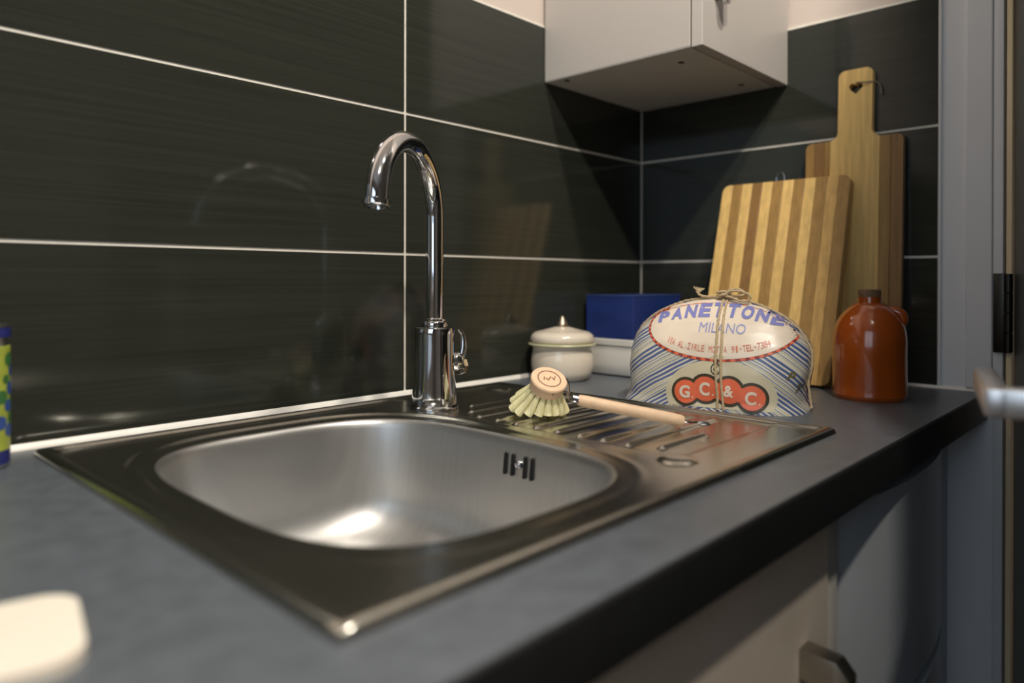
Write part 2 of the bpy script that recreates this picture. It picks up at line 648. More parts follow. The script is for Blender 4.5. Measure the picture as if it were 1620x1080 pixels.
# waste
bm = bmesh.new()
lathe(bm, [(.0, .001), (.012, .0), (.026, -.001), (.034, .002), (.042, .0028), (.044, .001), (.044, -.004)], 40, (BCX, BCY, -.1285))
obj('waste_strainer', bm, 'steel', sink)


def wall_x(z):
    return BCX + BAX - .0085 - max(0, (-z - .03)) * .1


for y in (-.3075, -.3175, -.3345, -.3440):
    bm = bmesh.new()
    yy = y
    dy = abs(yy - BCY)
    xw = BCX + (BAX - .0082) * (1 - (dy / (BAY - .008)) ** BP) ** (1 / BP)
    prism(bm, rrect(yy - .0020, yy + .0020, -.0345, -.0125, .0019), xw - .0012, xw + .004, lambda a, b, d: (d - (b + .022) * -.12, a, b))
    obj('overflow_slot', bm, 'black', sink)
bm = bmesh.new()
lathe(bm, [(.0, .003), (.0025, .0028), (.0042, .0015), (.0048, 0), (.0048, -.004)], 20, (BCX + BAX - .0095, -.326, -.022), Matrix.Rotation(-pi / 2, 4, 'Y'))
obj('overflow_screw', bm, 'chrome', sink)
for x, y in ((-.676, -.484), (-.487, -.073)):
    bm = bmesh.new()
    lathe(bm, [(0, .0030), (.010, .0030), (.0155, .0024), (.0178, .0010), (.0195, .0), (.0195, -.002)], 40, (x, y, deck_z(x, y)))
    obj('tap_hole_cover', bm, 'steel', sink)

# ------------------------------------------------------------------ mixer tap
FX, FY = -.6515, -.1228
FZ = deck_z(FX, FY)
tap = empty('mixer_tap', (FX, FY, FZ))
tag(tap, 'chrome swan-neck mixer tap standing behind the sink bowl', 'tap')
bm = bmesh.new()
lathe(bm, [(0, 0), (.0300, 0), (.0308, .0012), (.0308, .0042), (.0294, .0058), (.0282, .0066), (.0284, .0100), (.0281, .016), (.0268, .030), (.0258, .045), (.0252, .060), (.0250, .080), (.0252, .094),
           (.0253, .0990), (.0246, .1016), (.0225, .1030), (.0, .1030)], 64)
obj('body', bm, 'chrome', tap)
bm = bmesh.new()
lathe(bm, [(.0, .1026), (.0165, .1026), (.0170, .1040), (.0170, .1085), (.0160, .1100), (.0150, .1108), (.0150, .1130), (.0135, .1145), (0, .1145)], 48)
obj('collar', bm, 'chrome', tap)
D = Vector((-.152, -.087, 0))
reach = D.length
Dn = D.normalized()
hr = reach / 2
spr = .240
pts = [(0, 0, .110), (0, 0, .14), (0, 0, .17), (0, 0, .20), (0, 0, spr)]
for k in range(1, 25):
    a = pi * k / 24 * .975
    q = Dn * (hr - hr * cos(a))
    pts.append((q.x, q.y, spr + .078 * sin(a)))
q = Vector(pts[-1])
dd = (q - Vector(pts[-2])).normalized()
pts.append(q + dd * .006)
endp = q + dd * .006
rads = [.0112] * 5 + [.0112 + .0013 * k / 24 for k in range(1, 25)] + [.0125]
bm = bmesh.new()
tube(bm, pts, rads, 28)
obj('spout', bm, 'chrome', tap)
bm = bmesh.new()
mt = dd.to_track_quat('Z', 'Y').to_matrix().to_4x4()
lathe(bm, [(.0, -.004), (.0128, -.004), (.0144, -.003), (.0146, .0), (.0146, .0026), (.0138, .0034), (.0112, .0034), (.0105, .0), (0, -.001)], 40, endp, mt)
obj('outlet_ring', bm, 'chrome', tap)
# side lever with a faceted knob, on the right-hand side of the body
side = Vector((.80, -.42, 0)).normalized()
bm = bmesh.new()
rotm = side.to_track_quat('Z', 'Y').to_matrix().to_4x4()
lathe(bm, [(0, 0), (.0125, 0), (.0135, .008), (.0135, .012), (.012, .015), (.0, .0155)], 32, side * .018 + Vector((0, 0, .058)), rotm)
obj('valve_stub', bm, 'chrome', tap)
bm = bmesh.new()
p0 = side * .030 + Vector((0, 0, .046))
lp = spline([p0, side * .034 + Vector((0, 0, .060)), side * .0375 + Vector((0, 0, .078)), side * .036 + Vector((0, 0, .092)), side * .031 + Vector((0, 0, .100))], 6)
tube(bm, lp, [.0030 + .0018 * sin(pi * min(1, i / 18)) for i in range(len(lp))], 14)
obj('lever', bm, 'chrome', tap)
bm = bmesh.new()
kd = Vector((.99, .10, .0)).normalized()
lathe(bm, [(0, 0), (.006, 0), (.0062, .010), (.0105, .013), (.0125, .020), (.0115, .028), (.007, .033), (0, .034)], 8, Vector((0, 0, .050)) + kd * .024, kd.to_track_quat('Z', 'Y').to_matrix().to_4x4())
obj('side_knob', bm, 'chrome', tap, smooth=False)

# ------------------------------------------------------------------ wall cabinet in the corner
CB = .504
wc = empty('wall_cabinet', (-.15, -.15, CB))
tag(wc, 'white wall cupboard hung in the tiled corner above the worktop', 'cabinet')


def wbox(name, dims, m, bev=.0008):
    x0, x1, y0, y1, z0, z1 = dims
    return boxo(name, (x0 + .15, x1 + .15, y0 + .15, y1 + .15, z0 - CB, z1 - CB), m, wc, bev)


wbox('carcass', (-.303, -.004, -.283, -.004, CB + .0005, 1.22), 'cabwhite')
wbox('bottom_panel', (-.3025, -.0045, -.2825, -.0045, CB - .0008, CB + .0005), 'cabunder', .0004)
wd = wbox('door', (-.303, -.004, -.3035, -.2855, CB - .002, 1.22), 'cabwhite', .0012)
for x, y in ((-.287, -.04), (-.245, -.235), (-.060, -.245)):
    bm = bmesh.new()
    lathe(bm, [(0, -.0002), (.0022, -.0004), (.0048, -.0006), (.0052, .0006)], 20, (x + .15, y + .15, -.0010))
    obj('screw_cap', bm, 'screwhole', wc)
bm = bmesh.new()
prism(bm, rrect(-.0085, .0085, 0, .15, .006), -.3235, -.3170, lambda a, b, d: (-.262 + a + .15 - (0 if b > .02 else 0), d + .15, b + CB + .064 - CB), .0012)
box(bm, -.262 + .15 - .006, -.262 + .15 + .006, -.318 + .15, -.3034 + .15, 0.064 + .118, 0.064 + .140)
box(bm, -.262 + .15 - .006, -.262 + .15 + .006, -.318 + .15, -.3034 + .15, .064 + .010, .064 + .020)
h = obj('handle', bm, 'handle', wd)

# ------------------------------------------------------------------ base cabinet under the sink
bc = empty('base_cabinet', (-1.2, -.3, ZF))
tag(bc, 'cream-fronted kitchen base unit below the sink', 'cabinet')


def bbox(name, dims, m, bev=.001, par=None):
    x0, x1, y0, y1, z0, z1 = dims
    return boxo(name, (x0 + 1.2, x1 + 1.2, y0 + .3, y1 + .3, z0 - ZF, z1 - ZF), m, par or bc, bev)


bm = bmesh.new()   # open-topped carcass so the bowl hangs free
for d in ((-1.80, -1.782, -.555, -.02, ZF + .12, -.0405), (-.562, -.532, -.572, -.02, ZF + .12, -.0405), (-1.782, -.562, -.555, -.02, ZF + .12, ZF + .138), (-1.782, -.562, -.03, -.02, ZF + .138, -.0405), (-1.782, -.562, -.55, -.50, ZF, ZF + .12)):
    x0, x1, y0, y1, z0, z1 = d
    box(bm, x0 + 1.2, x1 + 1.2, y0 + .3, y1 + .3, z0 - ZF, z1 - ZF, .0008)
obj('carcass', bm, 'cabwhite', bc)
for x0, x1, hx in ((-1.172, -.566, -.624), (-1.78, -1.176, -1.74)):
    d = bbox('door', (x0, x1, -.576, -.5565, ZF + .13, -.046), 'cabdoor', .0015)
    bm = bmesh.new()
    prof = [(-.5765, -.158), (-.5765, -.184), (-.598, -.186), (-.602, -.192), (-.602, -.300), (-.598, -.306), (-.5765, -.308), (-.5765, -.334), (-.606, -.332), (-.6165, -.320), (-.6165, -.172), (-.606, -.160)]
    prism(bm, prof, hx - .010, hx + .010, lambda a, b, dd_: (dd_ + 1.2, a + .3, b + .010 - ZF), .0012)
    obj('handle', bm, 'darkmetal', d)

# bow-fronted appliance to the right of the sink unit
ap = empty('undercounter_appliance', (-.315, -.3, ZF))
tag(ap, 'grey bow-fronted appliance tucked under the worktop beside the door', 'appliance')


def bow(z0, z1, name):
    bm = bmesh.new()
    x0, x1 = -.524, -.106
    pts = []
    N_ = 20
    for k in range(N_ + 1):
        t = k / N_
        x = x0 + (x1 - x0) * t
        pts.append((x, -.560 - .030 * (1 - (2 * t - 1) ** 2) ** .8))
    poly = pts + [(x1, -.53), (x0, -.53)]
    prism(bm, poly, z0, z1, lambda a, b, d: (a + .315, b + .3, d - ZF), .004)
    return obj(name, bm, 'appliance', ap, angle=10)


bow(-.290, -.058, 'upper_front')
bow(ZF + .06, -.308, 'lower_front')
boxo('housing', (-.524 + .315, -.106 + .315, -.535 + .3, -.03 + .3, .02, -.058 - ZF), 'appliance', ap, .003)
tag(boxo('filler_panel', (-.104, -.0015, -.549, -.531, ZF + .001, -.0405), 'appliance', None, .001), 'narrow grey filler panel between appliance and white wall', 'panel')

# ------------------------------------------------------------------ open door on the right
tag(boxo('trim_6', (-.002, .03, -.6290, -.6218, ZF, 1.12), 'doorwood', None, .0008), kind='structure')
door = empty('door_1', (0.001, -.6308, ZF))
tag(door, 'dark grey door standing open', 'door', kind='structure')
door.rotation_euler = (0, 0, pi + radians(13.4))
# local +x runs from hinge to free edge; local -y faces the kitchen worktop
bm = box(bmesh.new(), .003, .76, .0, .04, .005, 2.0, .001)
obj('door_leaf', bm, 'doorface', door)
# lever handle
for q in (1,):
    hd = boxo('handle_plate', (.620, .662, -.0075, -.0002, .86, 1.10), 'handle', door, .003)
    bm = bmesh.new()
    zh = .978
    box(bm, .6325, .6515, -.063, -.0070, zh - .0105, zh + .0105, .003)
    box(bm, .512, .6515, -.0725, -.0560, zh - .0105, zh + .0105, .0035)
    obj('lever', bm, 'handle', hd)
# hinge
hg = empty('door_hinge', (-.004, -.6175, .060))
hg.parent = None
tag(hg, 'dark steel butt hinge joining door to white frame', 'hinge')
bm = bmesh.new()
box(bm, -.006, .0, -.006, .010, .0, .114, .0006)
obj('frame_plate', bm, 'hinge', hg)
for k in range(4):
    bm = bmesh.new()
    lathe(bm, [(0, 0), (.0050, 0), (.0056, .0006), (.0056, .0270), (.0050, .0276), (0, .0276)], 18, (-.0060, -.0085, .001 + k * .0283))
    obj('knuckle', bm, 'hinge', hg)

# ------------------------------------------------------------------ cutting boards
def lean_fn(x_bot, x_top, ztop, thick):
    """(a across = -y, b along the board, d depth behind the front face) -> world."""
    ang = atan2(x_top - x_bot, ztop)
    up = Vector((sin(ang), 0, cos(ang)))
    back = Vector((cos(ang), 0, -sin(ang)))
    lift = thick * sin(ang)
    return lambda a, b, d: Vector((x_bot, -a, lift)) + up * b + back * d


def strip_board(root, outline, bounds, mats, fn, thick, sub=None):
    for i, (a0, a1) in enumerate(zip(bounds, bounds[1:])):
        pl = clip_poly(outline, a0 + (.0002 if i else 0), a1 - (.0002 if i < len(bounds) - 2 else 0))
        if len(pl) < 3:
            continue
        bm = bmesh.new()
        prism(bm, pl, 0, thick, fn, .0007)
        bmesh.ops.translate(bm, verts=bm.verts[:], vec=-root.location)
        obj('strip', bm, mats[i], root, smooth=False)


# striped board
sb = empty('cutting_board', (-.12, -.315, 0))
tag(sb, 'square striped bamboo cutting board leaning behind the wrapped cake', 'cutting board')
fnb = lean_fn(-.138, -.046, .325, .018)
ol = rrect(.205, .4225, 0, .340, .012)
nb = 12
bounds = [.205 + (.4225 - .205) * k / nb for k in range(nb + 1)]
strip_board(sb, ol, bounds, ['bam_l', 'bam_d', 'bam_l', 'bam_e', 'bam_l', 'bam_d', 'bam_l', 'bam_d', 'bam_l', 'bam_d', 'bam_m', 'bam_d', 'bam_m'], fnb, .018)
bm = bmesh.new()
c0 = fnb(.305, .340, .009)
ring = [c0 + Vector((0, .007 * cos(t), .007 + .011 * sin(t))) for t in [2 * pi * k / 24 - pi / 2 for k in range(25)]]
tube(bm, [p - sb.location for p in ring], .0011, 8)
obj('hanging_ring', bm, 'wire', sb)

# paddle board with handle
pb = empty('paddle_board', (-.028, -.418, 0))
tag(pb, 'tall bamboo paddle board with a heart hole leaning on the tiles', 'cutting board')
fnp = lean_fn(-.036, -.0165, .5, .012)
A0, A1 = .342, .492
h0, h1 = .3935, .4455
top, sh = .505, .392
ol = [(A0, .012), (A0 + .012, 0), (A1 - .012, 0), (A1, .012)]
ol += [(A1 - .010 + .010 * cos(t), sh - .010 + .010 * sin(t)) for t in [k * pi / 12 for k in range(7)]]
ol += [(h1 + .012 - .012 * sin(t), sh + .012 - .012 * cos(t)) for t in [k * pi / 12 for k in range(7)]]
ol += [(h1 - .010 + .010 * cos(t), top - .010 + .010 * sin(t)) for t in [k * pi / 12 for k in range(7)]]
ol += [(h0 + .010 - .010 * sin(t), top - .010 + .010 * cos(t)) for t in [k * pi / 12 for k in range(7)]]
ol += [(h0 - .012 + .012 * cos(t), sh + .012 - .012 * sin(t)) for t in [k * pi / 12 for k in range(7)]]
ol += [(A0 + .010 - .010 * sin(t), sh - .010 + .010 * cos(t)) for t in [k * pi / 12 for k in range(7)]]
bounds = [A0, .356, .372, h0 - .0125, h1 + .0125, .474, A1]
mats = ['bam_d', 'bam_e', 'bam_d', 'bam_l', 'bam_d', 'bam_e']
# the middle (handle) strip carries the heart-shaped hole: two halves meeting along the hole
for i, (a0, a1) in enumerate(zip(bounds, bounds[1:])):
    pl = clip_poly(ol, a0 + .0002, a1 - .0002)
    bm = bmesh.new()
    prism(bm, pl, 0, .012, fnp, .0007)
    bmesh.ops.translate(bm, verts=bm.verts[:], vec=-pb.location)
    o = obj('strip', bm, mats[i], pb, smooth=False)
    if i == 3:
        heart = []
        for k in range(28):
            t = 2 * pi * k / 28
            heart.append((.4205 - .0105 * sin(t) ** 3, .474 + .0105 * (13 * cos(t) - 5 * cos(2 * t) - 2 * cos(3 * t) - cos(4 * t)) / 16))
        bm = bmesh.new()
        prism(bm, heart, -.01, .03, fnp)
        bmesh.ops.translate(bm, verts=bm.verts[:], vec=-pb.location)
        cut = obj('heart_cutter', bm, 'bam_e')
        cut.location = pb.location
        md = o.modifiers.new('hole', 'BOOLEAN')
        md.object = cut
        md.solver = 'EXACT'
        bpy.context.view_layer.update()
        dg = bpy.context.evaluated_depsgraph_get()
        me2 = bpy.data.meshes.new_from_object(o.evaluated_get(dg))
        me2.polygons.foreach_set('use_smooth', [False] * len(me2.polygons))
        o.modifiers.clear()
        o.data = me2
        bpy.data.objects.remove(cut)
bm = bmesh.new()
cp = spline([fnp(.4215, .481, .006), fnp(.4225, .4815, -.003), fnp(.436, .480, -.003), fnp(.4495, .4795, 0.002), fnp(.4545, .474, .006), fnp(.4565, .460, .009)], 6)
tube(bm, [p - pb.location for p in cp], .0011, 8)
obj('hanging_cord', bm, 'cord', pb)

# ------------------------------------------------------------------ orange bottle
BX, BY = -.173, -.490
ob = empty('stoneware_bottle', (BX, BY, 0))
tag(ob, 'squat glossy orange stoneware bottle with short neck', 'bottle')
bm = bmesh.new()
pr = [(0, 0), (.040, 0), (.0445, .0012), (.0468, .0050), (.0472, .012), (.0472, .060), (.0470, .080), (.0458, .092), (.0430, .103), (.0375, .114), (.0300, .123), (.0225, .1290), (.0180, .1315), (.0160, .1330), (.0, .1335)]
prs = spline([(r, z, 0) for r, z in pr], 4)
lathe(bm, [(max(0, p.x), p.y) for p in prs], 56)
for v in bm.verts:     # hand-thrown unevenness
    v.co.x += .0012 * sin(v.co.z * 60 + 1) * (v.co.z > .01)
obj('body', bm, 'orange', ob)
bm = bmesh.new()
lathe(bm, [(0, .130), (.0155, .130), (.0152, .136), (.0150, .1405), (0, .1406)], 32)
obj('neck', bm, 'orange', ob)
bm = bmesh.new()
lathe(bm, [(0, .139), (.0135, .139), (.0142, .1406), (.0148, .1500), (.0138, .1512), (0, .1514)], 32)
obj('stopper', bm, 'cork', ob)
# ear-shaped lug on the right shoulder
bm = bmesh.new()
lr = Vector((.293, -.956, 0)).normalized()
lp = spline([lr * .010 + Vector((0, 0, .1245)), lr * .024 + Vector((0, 0, .1225)), lr * .0365 + Vector((0, 0, .1190)), lr * .0410 + Vector((0, 0, .1110)), lr * .0385 + Vector((0, 0, .099))], 7)
tube(bm, lp, [.0050 + .0022 * sin(pi * i / (len(lp) - 1)) for i in range(len(lp))], 16)
obj('ear', bm, 'orange', ob)

# ------------------------------------------------------------------ lidded pot
pt = empty('lidded_pot', (-.325, -.062, 0))
tag(pt, 'small cream enamel pot with domed lid and pointed knob', 'pot')
bm = bmesh.new()
prs = spline([(r, z, 0) for r, z in [(0, 0), (.034, 0), (.041, .002), (.0480, .010), (.0510, .022), (.0512, .034), (.0495, .044), (.0485, .050), (.0500, .0545), (.0520, .0560), (.0500, .0566), (.046, .055), (0, .054)]], 4)
lathe(bm, [(max(0, p.x), p.y) for p in prs], 64)
obj('body', bm, 'enamel', pt)
bm = bmesh.new()
lathe(bm, [(.040, .0568), (.0540, .0566), (.0556, .0574), (.0560, .0586), (.0552, .0600), (.050, .0608), (.040, .0610)], 64)
obj('rim', bm, 'enamelrim', pt)
bm = bmesh.new()
prs = spline([(r, z, 0) for r, z in [(.048, .0606), (.0515, .0625), (.0525, .0670), (.0505, .0730), (.0440, .0780), (.033, .0808), (.020, .0842), (.010, .0866), (0, .0872)]], 5)
ld = obj('lid', lathe(bm, [(max(0, p.x), p.y) for p in prs], 64), 'enamel', pt)
bm = bmesh.new()
lathe(bm, [(0, .0850), (.0098, .0855), (.0104, .0885), (.0090, .0920), (.0066, .0965), (.0046, .1005), (.0026, .1040), (.0, .1055)], 32)
obj('knob', bm, 'oldsilver', ld)

# ------------------------------------------------------------------ white dish with a blue box standing in it
dish = empty('oblong_dish', (-.135, -.085, 0))
tag(dish, 'white ceramic oblong dish in the corner behind the lidded pot', 'dish')
bm = bmesh.new()
loops = [(-.030, .0), (-.012, .0), (-.004, .003), (0, .010), (.001, .022), (.001, .048), (.000, .0525), (.0035, .0535), (.0038, .0625), (.0030, .0634), (-.004, .0634), (-.006, .0615), (-.007, .012), (-.014, .006)]
vr = []
for ins, z in loops:
    r_ = .022 + ins * .6
    vr.append([bm.verts.new((x, y, z)) for x, y in rrect(-.106 - ins, .106 + ins, -.074 - ins, .074 + ins, max(.008, r_), 8)])
for a, b in zip(vr, vr[1:]):
    for i in range(len(a)):
        j = (i + 1) % len(a)
        bm.faces.new((a[i], a[j], b[j], b[i]))
bm.faces.new(vr[0][::-1])
bm.faces.new(vr[-1])
obj('basin', bm, 'whiteceramic', dish)
bb = empty('blue_box', (-.123, -.068, .0065))
tag(bb, 'plain deep-blue box standing in the white dish in the corner', 'box')
boxo('body', (-.078, .078, -.050, .052, 0, .1280), 'blue', bb, .0012)
boxo('top_edge', (-.0786, .0786, -.0507, .0527, .1282, .1302), 'blueedge', bb, .0006)

# ------------------------------------------------------------------ wrapped cake
PC = Vector((-.3485, -.355, 0))
pan = empty('wrapped_cake', PC, atan2(-.9742, .2255))
tag(pan, 'domed cake wrapped in blue-striped printed paper and tied with twine', 'cake')
PW = [(0, .1225), (.004, .1215), (.012, .1160), (.03, .1150), (.05, .1165), (.07, .1160), (.085, .1125), (.1, .1050), (.112, .0945), (.122, .0810), (.131, .0635), (.138, .0445), (.1425, .025), (.1445, .0)]
PD = [(0, .0755), (.004, .075), (.012, .073), (.03, .073), (.05, .072), (.07, .069), (.085, .065), (.1, .0575), (.112, .050), (.122, .0415), (.131, .032), (.138, .022), (.1425, .012), (.1445, .0)]


def interp(T, h):
    for (a, b), (c, d) in zip(T, T[1:]):
        if h <= c:
            return b + (d - b) * (h - a) / (c - a)
    return T[-1][1]


bm = bmesh.new()
NS = 120
hs = [0, .002, .004, .008, .012] + [.012 + .0955 * k / 26 for k in range(1, 27)] + [.1075 + .037 * (1 - (1 - k / 20) ** 2) for k in range(1, 20)]
rings = []
for h in hs:
    W_, D_ = interp(PW, h), interp(PD, h)
    hz = h * .972
    p_ = 2.9 + .8 * (1 - h / .1445)
    rg = []
    for k in range(NS):
        t = 2 * pi * k / NS
        c, s = cos(t), sin(t)
        q = (abs(c) ** p_ + abs(s) ** p_) ** (-1 / p_)
        x, y = W_ * c * q, D_ * s * q
        # paper creases
        nv = noise.noise(Vector((x * 28, y * 28, h * 30))) * .0016 + noise.noise(Vector((x * 80 + 3, y * 80, h * 60))) * .0006
        if x > 0:      # the right end tapers in towards the base
            x *= 1 - .055 * (1 - sm(0, .075, h))
        sc = 1 + nv / max(.02, sqrt(x * x + y * y)) * (1 if h > .001 else 0)
        rg.append(bm.verts.new((x * sc, y * sc, hz)))
    rings.append(rg)
tp = bm.verts.new((0, 0, .1406))
for a, b in zip(rings, rings[1:]):
    for i in range(NS):
        j = (i + 1) % NS
        bm.faces.new((a[i], a[j], b[j], b[i]))
for i in range(NS):
    bm.faces.new((rings[-1][i], rings[-1][(i + 1) % NS], tp))
bm.faces.new(rings[0][::-1])
bmesh.ops.recalc_face_normals(bm, faces=bm.faces[:])
bmesh.ops.triangulate(bm, faces=[f for f in bm.faces if len(f.verts) > 4])
BV = BVHTree.FromBMesh(bm)
wrap = obj('wrapper', bm, 'paper', pan, angle=60)


def drape(x, z, off):
    hit = BV.ray_cast(Vector((x, -.5, z)), Vector((0, 1, 0)))
    if hit[0] is None:
        near = BV.find_nearest(Vector((x, -.03, z)))
        return near[0] + near[1] * off
    return hit[0] + hit[1] * off


def drape_polar(bm, cx, cz, outline, off, nr=12, r_in=0.0, mi=0):
    """fan of rings from the centre to an outline, laid on the paper."""
    rings_ = []
    for k in range(nr + 1):
        t = r_in + (1 - r_in) * k / nr
        if t < 1e-6:
            rings_.append([bm.verts.new(drape(cx, cz, off))])
        else:
            rings_.append([bm.verts.new(drape(cx + (x - cx) * t, cz + (z - cz) * t, off)) for x, z in outline])
    m_ = len(outline)
    for a, b in zip(rings_, rings_[1:]):
        for i in range(m_):
            j = (i + 1) % m_
            f = bm.faces.new((a[0], b[i], b[j]) if len(a) == 1 else (a[i], a[j], b[j], b[i]))
            f.material_index = mi
    return bm


def ell(cx, cz, a, b, n_=72, rot=0):
    return [(cx + a * cos(2 * pi * k / n_) * cos(rot) - b * sin(2 * pi * k / n_) * sin(rot), cz + a * cos(2 * pi * k / n_) * sin(rot) + b * sin(2 * pi * k / n_) * cos(rot)) for k in range(n_)]


def glyphs(bm, ch, cx, cz, w_, h_, off, rot=0, bold=0):
    """one run of lettering centred at cx, cz, scaled to w_ x h_, laid on the paper."""
    cu = bpy.data.curves.new('lettering', 'FONT')
    cu.body = ch
    cu.align_x = 'LEFT'
    cu.resolution_u = 4
    cu.offset = bold
    to = bpy.data.objects.new('lettering', cu)
    COL.objects.link(to)
    bpy.context.view_layer.update()
    me_ = bpy.data.meshes.new_from_object(to.evaluated_get(bpy.context.evaluated_depsgraph_get()))
    bpy.data.objects.remove(to)
    b2 = bmesh.new()
    b2.from_mesh(me_)
    bpy.data.meshes.remove(me_)
    if not b2.verts:
        b2.free()
        return
    bmesh.ops.remove_doubles(b2, verts=b2.verts[:], dist=1e-5)
    bmesh.ops.triangulate(b2, faces=b2.faces[:])
    xs_ = [v.co.x for v in b2.verts]
    zs_ = [v.co.y for v in b2.verts]
    x0, x1, z0, z1 = min(xs_), max(xs_), min(zs_), max(zs_)
    mp_ = {}
    for v in b2.verts:
        a = (v.co.x - (x0 + x1) / 2) / max(1e-6, x1 - x0) * w_
        b = (v.co.y - (z0 + z1) / 2) / max(1e-6, z1 - z0) * h_
        mp_[v] = (cx + a * cos(rot) - b * sin(rot), cz + a * sin(rot) + b * cos(rot))
    nb_ = {v: bm.verts.new((q[0], 0, q[1])) for v, q in mp_.items()}
    fs = []
    for f in b2.faces:
        try:
            fs.append(bm.faces.new([nb_[v] for v in f.verts]))
        except ValueError:
            pass
    b2.free()
    es = list({e for f in fs for e in f.edges if e.calc_length() > .008})
    if es:
        bmesh.ops.subdivide_edges(bm, edges=es, cuts=2, use_grid_fill=False)
    for v in bm.verts:
        if v.co.y == 0:
            v.co = drape(v.co.x, v.co.z, off)


# local print coordinates: x across the front (right positive), z up
# oval label
EX, EZ, EA, EB = .0125, .1035, .0925, .0385
lab = obj('oval_label', drape_polar(bmesh.new(), EX, EZ, ell(EX, EZ, EA, EB), .0004, 22), 'cream_print', wrap)
bm = bmesh.new()
n_ = 96
o1, o2 = ell(EX, EZ, EA * 1.005, EB * 1.01, n_), ell(EX, EZ, EA * 1.035, EB * 1.09, n_)
A = [bm.verts.new(drape(x, z, .0007)) for x, z in o1]
B = [bm.verts.new(drape(x, z, .0007)) for x, z in o2]
for i in range(n_):
    j = (i + 1) % n_
    f = bm.faces.new((A[i], A[j], B[j], B[i]))
    f.material_index = 0 if i % 2 else 1
bd = obj('label_border', bm, ['red_print', 'red_dark'], wrap)
# big lettering along the top of the oval
bm = bmesh.new()
word = 'PANETTONE'
for k, ch in enumerate(word):
    t = (k - 4) / 4
    glyphs(bm, ch, EX - .004 + t * .072, .1245 - .0105 * t * t, .0150, .0185 - .005 * abs(t), .0009, -t * .14, .05)
obj('lettering', bm, 'blue_print', wrap)
bm = bmesh.new()
glyphs(bm, 'MILANO', .0170, .1025, .058, .0120, .0009, -.02)
obj('lettering', bm, 'blue_text', wrap)
bm = bmesh.new()
txt = 'VIA AL.ZIRLE MOTTA 91-TEL-7384'
for k, ch in enumerate(txt):
    if ch == ' ':
        continue
    u_ = -1 + 2 * k / (len(txt) - 1)
    a = pi * 1.5 + u_ * .78
    x, z = EX + EA * .86 * cos(a) * 1.1, EZ + .006 + EB * .86 * sin(a)
    rot = atan2(EB * .86 * cos(a), -EA * .95 * sin(a))
    narrow = ch in 'I.-1'
    glyphs(bm, ch, x, z - (.003 if ch == '.' else 0), .0012 if ch in 'I.' else (.0022 if narrow else .0037), .0012 if ch in '.-' else .0078, .0009, rot)
obj('lettering', bm, 'red_text', wrap)
# ivory shield with the initials on red discs
obj('logo_ground', drape_polar(bmesh.new(), .018, .028, [(.018 + .068 * cos(t) * (1 if sin(t) > 0 else 1), max(.004, .020 + .044 * sin(t))) for t in [2 * pi * k / 72 for k in range(72)]], .0004, 14), 'cream_dim', wrap)
bm = bmesh.new()
drape_polar(bm, .016, .053, ell(.016, .055, .016, .015, 36), .00045, 6)
obj('logo_ground', bm, 'cream_dim', wrap)
LX, LZ = .0175, -.003
DISCS = [(LX + x, LZ + z, r) for x, z, r in [(-.0410, .0250, .0150), (-.0165, .0300, .0158), (.0125, .0290, .0158), (.0400, .0225, .0155)]]
bm = bmesh.new()
for i, (x, z, r) in enumerate(DISCS):
    drape_polar(bm, x, z, ell(x, z, r * 1.25, r * 1.22, 40), .0007 + i * .00002, 6)
obj('logo_outline', bm, 'olive_print', wrap)
bm = bmesh.new()
for i, (x, z, r) in enumerate(DISCS):
    drape_polar(bm, x, z, ell(x, z, r * 1.0, r * .98, 40), .0010 + i * .00002, 6)
drape_polar(bm, LX - .028, LZ + .026, ell(LX - .028, LZ + .0265, .012, .009, 24), .0011, 3)
drape_polar(bm, LX + .0265, LZ + .0255, ell(LX + .0265, LZ + .0255, .012, .009, 24), .0011, 3)
drape_polar(bm, LX - .002, LZ + .0285, ell(LX - .002, LZ + .0285, .010, .010, 24), .0011, 3)
obj('logo_discs', bm, 'red_print', wrap)
bm = bmesh.new()
for ch, x, z, w_, h_ in (('G', -.0425, .0250, .0135, .0160), ('.', -.0325, .0185, .0022, .0022), ('C', -.0175, .0300, .0130, .0170), ('.', -.0070, .0232, .0022, .0022), ('&', .0125, .0290, .0120, .0140), ('C', .0385, .0222, .0130, .0165), ('.', .0485, .0155, .0022, .0022)):
    glyphs(bm, ch, LX + x, LZ + z, w_, h_, .0014, -.03, .035 if ch != '.' else 0)
obj('lettering', bm, 'cream_print', wrap)
bm = bmesh.new()   # little round monogram above the initials
drape_ring = ell(.0135, .0525, .0062, .0072, 32)
drape_polar(bm, .0135, .0525, drape_ring, .0009, 2, .80)
drape_polar(bm, .0135, .0625, ell(.0135, .0620, .0034, .0034, 20), .0009, 2, .55)
glyphs(bm, 'C', .0135, .0525, .0055, .0070, .0010)
obj('monogram', bm, 'olive_print', wrap)
bm = bmesh.new()
glyphs(bm, 'P', .100, .047, .0062, .0115, .0008, -.5, .02)
glyphs(bm, 'Y', .106, .032, .006, .0115, .0008, -.5, .02)
obj('lettering', bm, 'moss', wrap)
# twine: two strands down the front, one along the ridge, a bow on top
def twine(name, pts, r=.0016, taper=False):
    bm = bmesh.new()
    P = spline(pts, 6)
    # slight twist wobble
    P = [p + Vector((.00025 * sin(i * 1.9), .0002 * cos(i * 1.9), .00025 * cos(i * 2.3))) for i, p in enumerate(P)]
    tube(bm, P, [r * (1 + .12 * sin(i * 2.1)) for i in range(len(P))], 10)
    return obj(name, bm, 'twine', tw)


